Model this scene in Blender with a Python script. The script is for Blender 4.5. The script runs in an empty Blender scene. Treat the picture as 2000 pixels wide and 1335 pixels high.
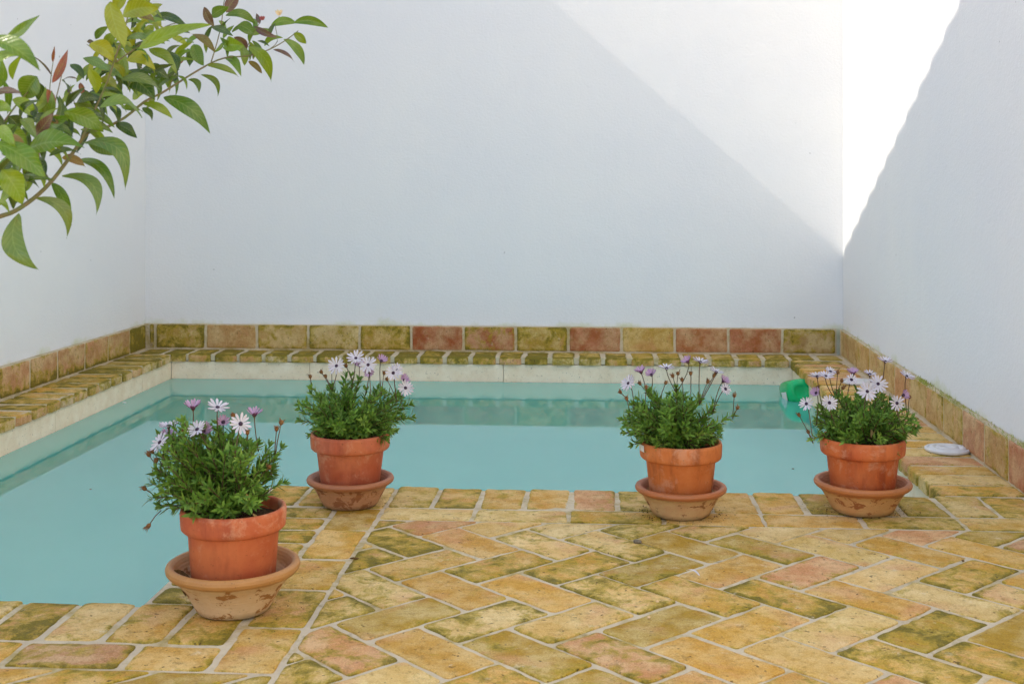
import bpy, math, random
from mathutils import Vector, Matrix, noise as mnoise
R = math.radians
rnd = random.Random(11)
scene = bpy.context.scene
col = scene.collection

# ------------------------------------------------------------------ camera
F = 2400.0; YAW = math.atan(160 / F); HOR = 360.0; H = 0.826
cam_d = bpy.data.cameras.new('camera'); cam = bpy.data.objects.new('camera', cam_d); col.objects.link(cam)
cam.location = (0, 0, H); cam.rotation_euler = (R(90), 0, YAW)
cam_d.sensor_width = 36; cam_d.lens = 36 * F / 2000
cam_d.shift_y = -(667.5 - HOR) / 2000
cam_d.clip_start = .05; cam_d.clip_end = 400
cam_d.dof.use_dof = True; cam_d.dof.focus_distance = 3.3; cam_d.dof.aperture_fstop = 13
scene.camera = cam

def ray(u, v):
    r = (u - 1000) / F
    return Vector((-math.sin(YAW) + math.cos(YAW) * r, math.cos(YAW) + math.sin(YAW) * r, (HOR - v) / F))
CAM = Vector((0, 0, H))
def at(u, v, Y):                       # the point at world depth Y seen at a place of the photograph
    d = ray(u, v); return CAM + d * (Y / d.y)
def atx(u, v, X):
    d = ray(u, v); return CAM + d * (X / d.x)
def onz(u, v, z=0.0):
    d = ray(u, v); return CAM + d * ((z - H) / d.z)

# ------------------------------------------------------------------ main planes
YB = 6.05                               # face of the back skirting
SK = .025                               # skirting stands this far proud of the plaster
def xr(y): return 1.184 - .0169 * (YB - y)       # face of the right skirting
def xl(y): return -2.237 - .018 * (YB - y)       # face of the left skirting
PX0, PX1, PXS = -2.045, .92, -.877       # pool edges
PYB, PYF, PYN = 5.862, 3.327, 2.37
ZW = -.12                                # water level

# ------------------------------------------------------------------ light
Cc = at(1651, 518, YB + SK)
Ac = at(1048, 0, YB + SK)
Bc = atx(1886, 0, 1.145 + SK)
PN = (Ac - Cc).cross(Bc - Cc).normalized()
if PN.z < 0: PN = -PN
SY = .085
sun_dir = Vector((1, SY, -(PN.x + PN.y * SY) / PN.z)).normalized()
elev = math.asin(-sun_dir.z); azim = math.atan2(-sun_dir.x, -sun_dir.y)
sd = bpy.data.lights.new('sun', 'SUN'); sun = bpy.data.objects.new('sun', sd); col.objects.link(sun)
sd.energy = 2.0; sd.angle = R(.35); sd.color = (.78, .70, .60)
sun.rotation_euler = sun_dir.to_track_quat('-Z', 'Y').to_euler(); sun.location = (-6, 0, 8)
world = bpy.data.worlds.new('World'); scene.world = world; world.use_nodes = True
wn = world.node_tree
sky = wn.nodes.new('ShaderNodeTexSky'); sky.sky_type = 'NISHITA'; sky.sun_disc = False
sky.sun_elevation = elev; sky.sun_rotation = azim; sky.dust_density = .8; sky.ozone_density = .6
tint = wn.nodes.new('ShaderNodeMix'); tint.data_type = 'RGBA'; tint.blend_type = 'MULTIPLY'; tint.inputs[0].default_value = 1
tint.inputs[7].default_value = (1.13, 1.0, .93, 1)            # the camera's white balance for open shade
wn.links.new(sky.outputs[0], tint.inputs[6]); wn.links.new(tint.outputs[2], wn.nodes['Background'].inputs[0]); wn.nodes['Background'].inputs[1].default_value = .15
scene.view_settings.view_transform = 'Standard'; scene.view_settings.look = 'None'
scene.view_settings.exposure = 1.44; scene.view_settings.gamma = 1

# ------------------------------------------------------------------ material helpers
def lin(r, g, b):
    def c(x):
        x /= 255; return x / 12.92 if x <= .04045 else ((x + .055) / 1.055) ** 2.4
    return (c(r), c(g), c(b), 1)
class NT:
    def __init__(s, name):
        s.m = bpy.data.materials.new(name); s.m.use_nodes = True
        s.t = s.m.node_tree; s.b = s.t.nodes['Principled BSDF']
    def n(s, typ, **kw):
        n = s.t.nodes.new(typ)
        for k, v in kw.items():
            if k == 'inp':
                for kk, vv in v.items():
                    if hasattr(vv, 'is_linked') or isinstance(vv, bpy.types.NodeSocket): s.t.links.new(vv, n.inputs[kk])
                    else: n.inputs[kk].default_value = vv
            else: setattr(n, k, v)
        return n
    def noise(s, vec, scale, detail=4, rough=.55, dist=0):
        return s.n('ShaderNodeTexNoise', inp={'Vector': vec, 'Scale': scale, 'Detail': detail, 'Roughness': rough, 'Distortion': dist}).outputs[0]
    def ramp(s, fac, a, b, va=0.0, vb=1.0):
        return s.n('ShaderNodeMapRange', inp={0: fac, 1: a, 2: b, 3: va, 4: vb}).outputs[0]
    def mix(s, f, a, b, mode='MIX'):
        n = s.n('ShaderNodeMix', data_type='RGBA', blend_type=mode)
        for i, v in ((0, f), (6, a), (7, b)):
            if isinstance(v, bpy.types.NodeSocket): s.t.links.new(v, n.inputs[i])
            else: n.inputs[i].default_value = v
        return n.outputs[2]
    def math(s, op, a, b=0.0, c=0.0):
        n = s.n('ShaderNodeMath', operation=op)
        for i, v in enumerate((a, b, c)):
            if isinstance(v, bpy.types.NodeSocket): s.t.links.new(v, n.inputs[i])
            else: n.inputs[i].default_value = v
        return n.outputs[0]
    def attr(s, name, fac=False):
        n = s.n('ShaderNodeAttribute', attribute_name=name); return n.outputs['Fac' if fac else 'Color']
    def pos(s, seeded=False):
        p = s.n('ShaderNodeTexCoord').outputs['Object']
        if seeded:
            r = s.attr('rnd', True)
            c = s.n('ShaderNodeCombineXYZ', inp={0: s.math('MULTIPLY', r, 31.0), 1: s.math('MULTIPLY', r, 17.0), 2: s.math('MULTIPLY', r, 43.0)}).outputs[0]
            p = s.n('ShaderNodeVectorMath', operation='ADD', inp={0: p, 1: c}).outputs[0]
        return p
    def bump(s, h, strength=.4, dist=.002, normal=None):
        n = s.n('ShaderNodeBump', inp={'Strength': strength, 'Distance': dist, 'Height': h})
        if normal is not None: s.t.links.new(normal, n.inputs['Normal'])
        return n.outputs[0]
    def out(s, color=None, rough=None, normal=None, **kw):
        for key, v in (('Base Color', color), ('Roughness', rough), ('Normal', normal)):
            if v is None: continue
            if isinstance(v, bpy.types.NodeSocket): s.t.links.new(v, s.b.inputs[key])
            else: s.b.inputs[key].default_value = v
        for k, v in kw.items():
            s.b.inputs[k.replace('_', ' ')].default_value = v
        return s.m

def mat_brick():
    t = NT('handmade_brick'); p = t.pos(True)
    base = t.attr('col'); moss = t.attr('moss', True); edge = t.attr('edge', True)
    n1 = t.noise(p, 13, 5, .6); n2 = t.noise(p, 7, 3, .5, .6); n3 = t.noise(p, 55, 5, .7); n4 = t.noise(p, 220, 3, .6)
    c = t.mix(t.ramp(n1, .4, .62), t.mix(.25, base, lin(176, 118, 44)), t.mix(.42, base, lin(232, 206, 150)))
    c = t.mix(t.ramp(n2, .55, .68, 0, .42), c, lin(204, 140, 104))            # fired pink patches
    c = t.mix(t.ramp(n3, .5, .75, 0, .5), c, lin(148, 104, 34))
    # moss and algae: more of it towards the joints
    m = t.math('ADD', t.noise(p, 16, 7, .72, .4), t.math('MULTIPLY', t.math('SUBTRACT', moss, .5), .34))
    m = t.math('ADD', m, t.math('MULTIPLY', edge, .095))
    c = t.mix(t.ramp(m, .51, .62, 0, .8), c, t.mix(t.ramp(n3, .35, .65), lin(140, 124, 28), lin(182, 154, 46)))
    c = t.mix(t.ramp(m, .61, .71, 0, .85), c, t.mix(n3, lin(84, 76, 16), lin(124, 112, 26)))
    l = t.noise(p, 19, 6, .75)
    c = t.mix(t.ramp(l, .62, .72, 0, .55), c, lin(225, 212, 178))             # lime bloom
    c = t.mix(t.ramp(t.noise(p, 95, 2, .5), .68, .73, 0, .75), c, lin(70, 56, 26))  # pits and specks
    c = t.mix(.5, c, t.mix(t.ramp(t.noise(p, 330, 4, .7), .35, .65), lin(128, 128, 128), lin(255, 255, 255)), 'SOFT_LIGHT')
    c = t.mix(t.ramp(t.noise(p, 34, 6, .8), .56, .62, 0, .35), c, lin(120, 92, 34))
    h = t.math('ADD', t.math('MULTIPLY', n3, .8), t.math('MULTIPLY', n4, .35))
    h = t.math('ADD', h, t.math('MULTIPLY', n1, .8))
    pit = t.ramp(t.noise(p, 95, 2, .5), .66, .73, 0, -.7)
    h = t.math('ADD', h, pit)
    return t.out(c, t.ramp(n3, .3, .7, .62, .9), t.bump(h, .75, .0045), Specular_IOR_Level=.3)
def mat_mortar():
    t = NT('lime_mortar'); p = t.pos()
    n = t.noise(p, 9, 6, .7); g = t.noise(p, 260, 3, .7)
    c = t.mix(t.ramp(n, .3, .7), lin(196, 180, 150), lin(222, 208, 176))
    c = t.mix(t.ramp(t.noise(p, 7, 6, .75), .5, .66, 0, .85), c, lin(172, 150, 78))
    c = t.mix(t.ramp(t.noise(p, 24, 4, .7), .6, .72, 0, .5), c, lin(110, 100, 50))
    return t.out(c, .9, t.bump(t.math('ADD', g, t.math('MULTIPLY', t.noise(p, 60, 4, .6), 1.5)), .7, .003), Specular_IOR_Level=.2)
def mat_plaster():
    t = NT('white_lime_plaster'); p = t.pos()
    n = t.noise(p, 1.6, 5, .6)
    c = t.mix(t.ramp(n, .35, .7), lin(232, 232, 232), lin(237, 236, 233))
    z = t.n('ShaderNodeSeparateXYZ', inp={0: p}).outputs[2]
    alg = t.math('ADD', t.noise(p, 5, 6, .7), t.ramp(z, .12, .19, .15, -.22))
    c = t.mix(t.ramp(alg, .55, .78, 0, .6), c, lin(196, 200, 132))
    c = t.mix(t.ramp(t.noise(p, 26, 2, .5), .775, .785, 0, .5), c, lin(120, 118, 110))
    b = t.math('ADD', t.noise(p, 85, 5, .65), t.math('MULTIPLY', t.noise(p, 5, 5, .6, .5), 1.8))
    return t.out(c, .88, t.bump(b, .5, .0032), Specular_IOR_Level=.15)
def mat_stone():
    t = NT('pale_limestone'); p = t.pos()
    c = t.mix(t.ramp(t.noise(p, 14, 7, .7), .35, .65), lin(252, 236, 208), lin(240, 218, 184))
    c = t.mix(t.ramp(t.noise(p, 60, 4, .7), .6, .72, 0, .5), c, lin(170, 150, 112))
    c = t.mix(t.ramp(t.noise(p, 140, 2, .5), .71, .75, 0, .9), c, lin(84, 74, 50))
    return t.out(c, .7, t.bump(t.noise(p, 90, 4, .6), .4, .002))
def mat_water():
    t = NT('milky_pool_water'); p = t.pos()
    c = t.mix(t.ramp(t.noise(p, 1.3, 3, .5), .35, .7), lin(84, 176, 162), lin(92, 182, 167))
    b = t.math('ADD', t.noise(p, 5, 2, .5), t.math('MULTIPLY', t.noise(p, 22, 2, .5), .12))
    m = t.out(c, .015, t.bump(b, .006, .003), IOR=3.0)
    return m
def mat_terra(name, base, alt, dark, sc=1.0, seed=0.0):
    t = NT(name); p0 = t.pos()
    p = t.n('ShaderNodeVectorMath', operation='ADD', inp={0: p0, 1: (seed, seed * 2, seed * 3)}).outputs[0]
    c = t.mix(t.ramp(t.noise(p, 16 * sc, 5, .6), .42, .62), lin(*base), lin(*alt))
    st = t.n('ShaderNodeMapping', inp={'Vector': p, 'Scale': (26, 26, 6)}).outputs[0]
    c = t.mix(t.ramp(t.noise(st, 1, 5, .65), .5, .68, 0, .7), c, lin(*dark))
    c = t.mix(t.ramp(t.noise(p, 9, 4, .6), .45, .65, 0, .4), c, lin(222, 138, 84))
    c = t.mix(t.ramp(t.noise(p, 14, 7, .75, .4), .52, .62, 0, .5), c, lin(214, 160, 124))
    zz = t.n('ShaderNodeSeparateXYZ', inp={0: p0}).outputs[2]
    c = t.mix(t.ramp(t.math('ADD', t.noise(p, 28, 5, .7), t.ramp(zz, .01, .05, .25, -.1)), .55, .75, 0, .5), c, lin(120, 66, 52))
    c = t.mix(t.ramp(t.noise(p, 190, 2, .5), .7, .74, 0, .6), c, lin(90, 50, 30))
    return t.out(c, t.ramp(t.noise(p, 30, 3), .3, .7, .6, .82), t.bump(t.math('ADD', t.noise(p, 150, 4, .6), t.noise(st, .6, 3)), .35, .0015), Specular_IOR_Level=.35)
def mat_saucer(name, rim, body, chip, zr, seed, chipamt=.58):
    t = NT(name); p0 = t.pos(); z = t.n('ShaderNodeSeparateXYZ', inp={0: p0}).outputs[2]
    p = t.n('ShaderNodeVectorMath', operation='ADD', inp={0: p0, 1: (seed, seed * 2, seed * 3)}).outputs[0]
    w = t.math('ADD', z, t.math('MULTIPLY', t.math('SUBTRACT', t.noise(p, 30, 5, .7), .5), .02))
    bd = t.mix(t.ramp(t.noise(p, 22, 5, .65), .4, .65), lin(*body), t.mix(.35, lin(*body), lin(*rim)))
    sp = t.n('ShaderNodeMapping', inp={'Vector': p, 'Scale': (26, 26, 38)}).outputs[0]
    bd = t.mix(t.ramp(t.noise(sp, 1.0, 5, .7, .5), chipamt, chipamt + .03), bd, lin(*chip))
    bd = t.mix(t.ramp(z, .002, .014, .5, 0), bd, lin(100, 92, 60))
    rm = t.mix(t.ramp(t.noise(p, 26, 5, .7), .4, .7), lin(*rim), t.mix(.5, lin(*rim), lin(*chip)))
    c = t.mix(t.ramp(w, zr - .002, zr + .002), bd, rm)
    c = t.mix(t.ramp(t.noise(p, 160, 3, .6), .66, .72, 0, .6), c, lin(80, 60, 38))
    rg = t.n('ShaderNodeTexWave', wave_type='BANDS', bands_direction='Z', inp={'Vector': p0, 'Scale': 55, 'Distortion': 1.5, 'Detail': 2}).outputs[0]
    return t.out(c, t.ramp(w, zr - .002, zr + .002, .85, .5), t.bump(t.math('ADD', t.noise(p, 120, 4, .6), t.math('MULTIPLY', rg, .5)), .5, .0016))
def mat_leaf(name, gloss=.4, trans=.35, spec=.4, veins=False):
    t = NT(name); p = t.pos(True); c = t.attr('col')
    c = t.mix(t.ramp(t.noise(p, 60, 4, .6), .35, .7, 0, .35), c, t.mix(.5, c, lin(165, 175, 60)))
    e = t.attr('edge', True)
    c = t.mix(t.ramp(e, .9, 1.0, 0, .3), c, lin(168, 190, 96))         # paler midrib
    c = t.mix(t.ramp(t.noise(p, 25, 3, .6), .45, .7, 0, .4), c, t.mix(.6, c, lin(50, 70, 20)))
    if veins:
        vn = t.math('SINE', t.math('ADD', t.math('MULTIPLY', t.attr('moss', True), 62.0), t.math('MULTIPLY', e, 12.0)))
        c = t.mix(t.ramp(vn, .75, 1.0, 0, .16), c, lin(190, 200, 110))
        c = t.mix(t.ramp(t.noise(p, 90, 5, .7), .62, .72, 0, .4), c, lin(120, 100, 40))
        e = t.math('ADD', e, t.math('MULTIPLY', vn, .12))
    t.out(c, gloss, t.bump(t.math('ADD', t.noise(p, 120, 3, .6), t.math('MULTIPLY', e, 1.5)), .35, .0012), Specular_IOR_Level=spec)
    tr = t.n('ShaderNodeBsdfTranslucent'); t.t.links.new(c, tr.inputs[0])
    mx = t.n('ShaderNodeMixShader', inp={0: trans}); t.t.links.new(t.b.outputs[0], mx.inputs[1]); t.t.links.new(tr.outputs[0], mx.inputs[2])
    t.t.links.new(mx.outputs[0], t.t.nodes['Material Output'].inputs[0])
    return t.m
def mat_plain(name, c, c2, rough=.6, sc=40, spec=.4, bump=.2, bd=.001):
    t = NT(name); p = t.pos(); n = t.noise(p, sc, 4, .65)
    return t.out(t.mix(t.ramp(n, .35, .65), lin(*c), lin(*c2)), rough, t.bump(t.noise(p, sc * 3, 3), bump, bd), Specular_IOR_Level=spec)
M = {}
M['brick'] = mat_brick(); M['mortar'] = mat_mortar(); M['plaster'] = mat_plaster(); M['stone'] = mat_stone(); M['water'] = mat_water()
M['leaf'] = mat_leaf('citrus_leaf', .24, .42, .7, True); M['daisy_leaf'] = mat_leaf('daisy_leaf', .5, .3, .3)
M['petal'] = mat_leaf('daisy_petal', .6, .3, .2)
M['bark'] = mat_plain('green_bark', (96, 104, 44), (120, 100, 60), .7)
M['stem'] = mat_plain('stem', (92, 84, 50), (98, 62, 50), .7)
M['soil'] = mat_plain('potting_soil', (52, 38, 26), (92, 70, 48), .95, 120, .1, .9, .004)
M['disc'] = mat_plain('flower_disc', (38, 30, 60), (78, 58, 66), .7, 300, .3, .8)
M['dry'] = mat_plain('dry_flower_head', (104, 66, 40), (146, 108, 62), .8, 200, .2)
M['white_plastic'] = mat_plain('white_plastic', (214, 214, 208), (226, 226, 222), .4, 30, .5, .1)
M['green_plastic'] = mat_plain('green_plastic', (4, 184, 104), (16, 196, 118), .25, 20, .5, .08)
_g = M['green_plastic'].node_tree.nodes['Principled BSDF']; _g.inputs['Transmission Weight'].default_value = .12; _g.inputs['IOR'].default_value = 1.4
M['paper'] = mat_plain('white_label', (222, 222, 214), (236, 236, 230), .6, 40)
M['pebble'] = mat_plain('pebble', (96, 88, 74), (140, 128, 104), .8, 200, .3, .6)
M['seed'] = mat_plain('seed', (206, 170, 116), (226, 196, 150), .6, 200)
M['dead_leaf'] = mat_plain('dead_leaf', (74, 58, 34), (120, 92, 54), .8, 90, .2, .6)
M['tile'] = mat_terra('roof_tile', (176, 110, 76), (196, 140, 100), (120, 80, 60))
M['cellar'] = mat_plain('pool_floor', (150, 190, 184), (160, 200, 190), .8, 5)
M['earth'] = mat_plain('earth', (140, 124, 96), (160, 140, 108), .95, 3)

# ------------------------------------------------------------------ mesh helpers
class MB:
    def __init__(s): s.v = []; s.f = []; s.c = []; s.e = []; s.r = []; s.m = []; s.mi = []
    def vert(s, p, c=(.5, .5, .5, 1), e=0.0, r=0.0, m=0.0):
        s.v.append(tuple(p)); s.c.append(c); s.e.append(e); s.r.append(r); s.m.append(m); return len(s.v) - 1
    def face(s, *i, mat=0): s.f.append(tuple(i)); s.mi.append(mat)
    def box(s, a, b, **k):
        x0, y0, z0 = a; x1, y1, z1 = b
        q = [s.vert(p, **k) for p in ((x0,y0,z0),(x1,y0,z0),(x1,y1,z0),(x0,y1,z0),(x0,y0,z1),(x1,y0,z1),(x1,y1,z1),(x0,y1,z1))]
        for f in ((0,3,2,1),(4,5,6,7),(0,1,5,4),(1,2,6,5),(2,3,7,6),(3,0,4,7)): s.face(*[q[i] for i in f])
    def prism(s, poly, vec, **k):
        n = len(poly); a = [s.vert(p, **k) for p in poly]; b = [s.vert(Vector(p) + Vector(vec), **k) for p in poly]
        s.face(*reversed(a)); s.face(*b)
        for i in range(n): s.face(a[i], a[(i+1) % n], b[(i+1) % n], b[i])
    def tube(s, pts, rad, seg=6, mat=0, **k):
        pts = [Vector(p) for p in pts]; n = len(pts); rings = []
        up = Vector((.13, .31, .94))
        for i, p in enumerate(pts):
            t = (pts[min(i+1, n-1)] - pts[max(i-1, 0)]).normalized()
            a = t.cross(up)
            if a.length < 1e-3: a = t.cross(Vector((1, 0, 0)))
            a.normalize(); b = t.cross(a)
            r = rad[i] if isinstance(rad, (list, tuple)) else rad
            rings.append([s.vert(p + (a * math.cos(2*math.pi*j/seg) + b * math.sin(2*math.pi*j/seg)) * r, **k) for j in range(seg)])
        for i in range(n - 1):
            for j in range(seg): s.face(rings[i][j], rings[i][(j+1) % seg], rings[i+1][(j+1) % seg], rings[i+1][j], mat=mat)
        s.face(*reversed(rings[0]), mat=mat); s.face(*rings[-1], mat=mat)
    def lathe(s, prof, seg=72, wob=0.0, seed=0, M=None):
        rings = []
        for (r, z) in prof:
            ring = []
            if r < 1e-5:
                ring = [s.vert((0, 0, z))] * seg
            else:
                for j in range(seg):
                    a = 2*math.pi*j/seg
                    w = 1 + wob * mnoise.noise(Vector((math.cos(a)*1.3 + seed, math.sin(a)*1.3, z*14)))
                    ring.append(s.vert((r*w*math.cos(a), r*w*math.sin(a), z + wob*.25*r*mnoise.noise(Vector((math.cos(a)*2, math.sin(a)*2+seed, z*5))))))
            rings.append(ring)
        for i in range(len(rings)-1):
            A, B = rings[i], rings[i+1]
            for j in range(seg):
                k = (j+1) % seg
                if A[j] == A[k]: s.face(A[j], B[k], B[j])
                elif B[j] == B[k]: s.face(A[j], A[k], B[j])
                else: s.face(A[j], A[k], B[k], B[j])
    def build(s, name, mats, parent=None, smooth=True, loc=None):
        me = bpy.data.meshes.new(name)
        off = Vector(loc) if loc is not None else Vector((0, 0, 0))
        me.from_pydata([tuple(Vector(v) - off) for v in s.v], [], s.f)
        if not isinstance(mats, (list, tuple)): mats = [mats]
        for m in mats: me.materials.append(m)
        me.polygons.foreach_set('material_index', s.mi)
        a = me.color_attributes.new('col', 'FLOAT_COLOR', 'POINT'); a.data.foreach_set('color', [x for c in s.c for x in c])
        for nm, arr in (('edge', s.e), ('rnd', s.r), ('moss', s.m)):
            a = me.attributes.new(nm, 'FLOAT', 'POINT'); a.data.foreach_set('value', arr)
        me.polygons.foreach_set('use_smooth', [smooth] * len(me.polygons))
        me.update()
        o = bpy.data.objects.new(name, me); col.objects.link(o); o.location = off
        if parent is not None: o.parent = parent
        return o
def tag(o, label=None, cat=None, group=None, kind=None):
    if label: o['label'] = label
    if cat: o['category'] = cat
    if group: o['group'] = group
    if kind: o['kind'] = kind
    return o
def empty(name, loc, rot=(0, 0, 0)):
    o = bpy.data.objects.new(name, None); col.objects.link(o); o.location = loc; o.rotation_euler = rot; o.empty_display_size = .1
    return o

# ------------------------------------------------------------------ bricks
def vary(c, k=.10):
    f = 1 + rnd.uniform(-k, k); return (c[0]*f*(1+rnd.uniform(-k, k)*.5), c[1]*f, c[2]*f*(1+rnd.uniform(-k, k)), 1)
def shrink(poly, g):                    # convex polygon moved in by g on every side
    n = len(poly); out = []
    for i in range(n):
        p0, p1, p2 = poly[i-1], poly[i], poly[(i+1) % n]
        d1 = Vector((p1[0]-p0[0], p1[1]-p0[1])).normalized(); d2 = Vector((p2[0]-p1[0], p2[1]-p1[1])).normalized()
        n1 = Vector((-d1.y, d1.x)); n2 = Vector((-d2.y, d2.x)); b = n1 + n2
        if b.length < 1e-4: continue
        b = b.normalized(); k = g / max(.35, b.dot(n1))
        out.append((p1[0] + b.x*k, p1[1] + b.y*k))
    return out
def area(p): return .5 * sum(p[i-1][0]*p[i][1] - p[i][0]*p[i-1][1] for i in range(len(p)))
def brick(mb, poly, fr, thick, c, moss=.4, bev=.0024, rc=.006, jit=.0017, tilt=.0012, lift=.0012, side_m=1.0, side_c=None):
    O, EX, EY, EZ = fr
    if area(poly) < 1.5e-4: return
    pts = []; n = len(poly)
    for i in range(n):
        p0, p1, p2 = Vector(poly[i-1]), Vector(poly[i]), Vector(poly[(i+1) % n])
        a, b = p0 - p1, p2 - p1; la, lb = a.length, b.length
        r = min(rc * rnd.uniform(.6, 1.6), la*.3, lb*.3)
        A, B = p1 + a.normalized()*r, p1 + b.normalized()*r
        pts += [A, (A + B + p1*1.2) / 3.2, B]
        nxt = p2 + (p1 - p2).normalized() * rc
        L = (nxt - B).length; k = int(L / .018)
        pts += [B.lerp(nxt, j / (k+1)) for j in range(1, k+1)]
    sd_ = rnd.uniform(0, 99); cen = sum(pts, Vector((0, 0))) / len(pts)
    P = []
    for p in pts:
        d = (p - cen); w = mnoise.noise(Vector((p.x*34, p.y*34, sd_)))*jit*2.2 + mnoise.noise(Vector((p.x*110, p.y*110, sd_)))*jit
        P.append(p + d.normalized() * w)
    tx, ty, tz = rnd.uniform(-1, 1)*tilt/.1, rnd.uniform(-1, 1)*tilt/.1, rnd.uniform(-1, 1)*lift
    rv = rnd.random(); rings = []
    for (ins, dz, e) in ((0, -thick, 1.2), (0, -bev, 1.2), (bev*.35, -bev*.35, 1.15), (bev*1.2, 0, 1.0), (.012, .0004, .55), (.026, .0007, .0)):
        ring = []
        for p in P:
            d = cen - p; L = d.length; q = p + d * min(.8, ins / max(L, 1e-4))
            z = dz + (tz + (q.x-cen.x)*tx + (q.y-cen.y)*ty if dz > -thick else 0)
            if ins > 0: z += mnoise.noise(Vector((q.x*45, q.y*45, sd_+5))) * .0011
            ring.append(mb.vert(O + EX*q.x + EY*q.y + EZ*z, c=(side_c if side_c and dz < -bev*.9 else c), e=e, r=rv, m=(moss(q) if callable(moss) else moss)*(side_m if dz < -bev*.9 else 1)))
        rings.append(ring)
    k = len(P)
    for a, b in zip(rings, rings[1:]):
        for j in range(k): mb.face(a[j], a[(j+1) % k], b[(j+1) % k], b[j])
    mb.face(*rings[-1])
def rect(x0, y0, x1, y1): return [(x0, y0), (x1, y0), (x1, y1), (x0, y1)]
def clip(poly, a, b, c):                # keep a*x+b*y<=c
    out = []; n = len(poly)
    for i in range(n):
        p, q = poly[i-1], poly[i]; dp = a*p[0]+b*p[1]-c; dq = a*q[0]+b*q[1]-c
        if (dp <= 0) != (dq <= 0):
            t = dp / (dp - dq); out.append((p[0]+(q[0]-p[0])*t, p[1]+(q[1]-p[1])*t))
        if dq <= 0: out.append(q)
    return out
UP = Vector((0, 0, 1)); FLOOR = (Vector((0, 0, 0)), Vector((1, 0, 0)), Vector((0, 1, 0)), UP)
OCH = lin(208, 160, 66); TAN = lin(214, 180, 104); PINK = lin(206, 148, 96); OLV = lin(168, 136, 36); RED = lin(158, 82, 56); ROSE = lin(186, 128, 92); SAND = lin(222, 190, 118); BRN = lin(160, 132, 88)
def floorcol():
    r = rnd.random()
    return vary(OCH if r < .44 else TAN if r < .62 else OLV if r < .76 else SAND if r < .88 else PINK if r < .96 else ROSE)

GR = .0112                               # joint width
pav = MB()
W = .1175; u0, v0 = 1.5015, -1.731; s2 = math.sqrt(.5)
XB = -.535                               # line between the border and the herringbone field
def uv(i, j):
    u = u0 + i*W; v = v0 + j*W; return ((u+v)*s2, (u-v)*s2)
for a in range(-46, 47):
    for b in range(-24, 25):
        i, j = a + 2*b, a - 2*b
        for poly in ([uv(i, j), uv(i, j+1), uv(i+2, j+1), uv(i+2, j)], [uv(i-1, j), uv(i-1, j+2), uv(i, j+2), uv(i, j)]):
            if area(poly) < 0: poly = poly[::-1]
            cx = sum(p[0] for p in poly)/4; cy = sum(p[1] for p in poly)/4
            if not (-2.6 < cx < 1.5 and -1.0 < cy < 3.3): continue
            for side in (0, 1):
                if side == 0: q = clip(clip(clip(poly, -1, 0, -XB), 0, 1, 3.005), 1, -.0169, 1.184 - .0169*YB)
                else: q = clip(clip(clip(poly, 1, 0, XB), 0, 1, 2.045), -1, .018, 2.237 + .018*YB)
                if len(q) < 3 or area(q) < 6e-4: continue
                q = shrink(q, GR/2 + rnd.uniform(-.0015, .0012))
                if len(q) < 3 or area(q) < 3e-4: continue
                brick(pav, q, FLOOR, .02, floorcol(), rnd.choice([rnd.uniform(-.1, .35), rnd.uniform(.25, .6), rnd.uniform(.5, .85)]))
def row(mb, x0, x1, y0, y1, n=None, pitch=.1177, along='x', c=None, moss=(.2, .7), first=None, g=GR, **k):
    L = (x1-x0) if along == 'x' else (y1-y0); n = n or max(1, round(L/pitch)); cuts = [j/n + (rnd.uniform(-.05, .05)/n if 0 < j < n else 0) for j in range(n+1)]
    for j in range(n):
        if along == 'x': q = rect(x0+L*cuts[j]+g/2, y0+g/2, x0+L*cuts[j+1]-g/2, y1-g/2)
        else: q = rect(x0+g/2, y0+L*cuts[j]+g/2, x1-g/2, y0+L*cuts[j+1]-g/2)
        j_ = lambda: rnd.uniform(-.0016, .0016)
        q = [(p[0]+j_(), p[1]+j_()) for p in q]
        brick(mb, q, FLOOR, .02, c() if c else floorcol(), rnd.uniform(*moss), **k)
# borders of the front paving
row(pav, XB, xr(3.06), 3.005, 3.12, pitch=.24)
row(pav, -.655, XB, 2.045, PYF - .005, pitch=.214, along='y', g=.012)
row(pav, -2.28, -.81, 2.045, 2.163, pitch=.215)
row(pav, -.81, -.655, 2.045, 2.163, n=1)
tag(pav.build('paving', M['brick']), 'ochre handmade brick paving laid in herringbone beside the pool', kind='structure')

# coping: its free ends are rounded
cop = MB(); THK = .036
def crow(*a, **k): row(cop, *a, **k)
NB = dict(bev=.006, rc=.010, jit=.0016, tilt=.002)
def crow2(x0, x1, y0, y1, pitch, along, c=None, moss=(.3, .7), **kw):
    L = (x1-x0) if along == 'x' else (y1-y0); n = max(1, round(L/pitch))
    for j in range(n):
        a, b = j*L/n, (j+1)*L/n
        g2 = kw.get('g', GR)/2; q = rect(x0+a+g2, y0, x0+b-g2, y1) if along == 'x' else rect(x0, y0+a+g2, x1, y0+b-g2)
        w = [rnd.uniform(-.002, .002) for _ in range(8)]
        q = [(p[0]+w[2*i], p[1]+w[2*i+1]) for i, p in enumerate(q)]
        o = dict(NB); o.update(kw); o.pop('g', None)
        if 'side_m' in o: o['side_c'] = vary(rnd.choice([lin(206,176,128), lin(196,150,104), lin(214,194,156)]))
        brick(cop, q, FLOOR, THK, c(q) if c else floorcol(), moss(q) if callable(moss) else rnd.uniform(*moss), **o)
crow2(XB, xr(3.2)-.004, 3.126, PYF, .1177, 'x', bev=.0045, rc=.006)
crow2(PXS, -.661, 2.372, 3.115, .112, 'y', moss=(.35, .8), bev=.0045)
crow2(PXS, -.661, 3.126, PYF, .108, 'x', moss=(.3, .7), bev=.0045)
crow2(-2.28, -.661, 2.17, PYN, .1135, 'x', moss=(.4, .9), bev=.0045)
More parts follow.
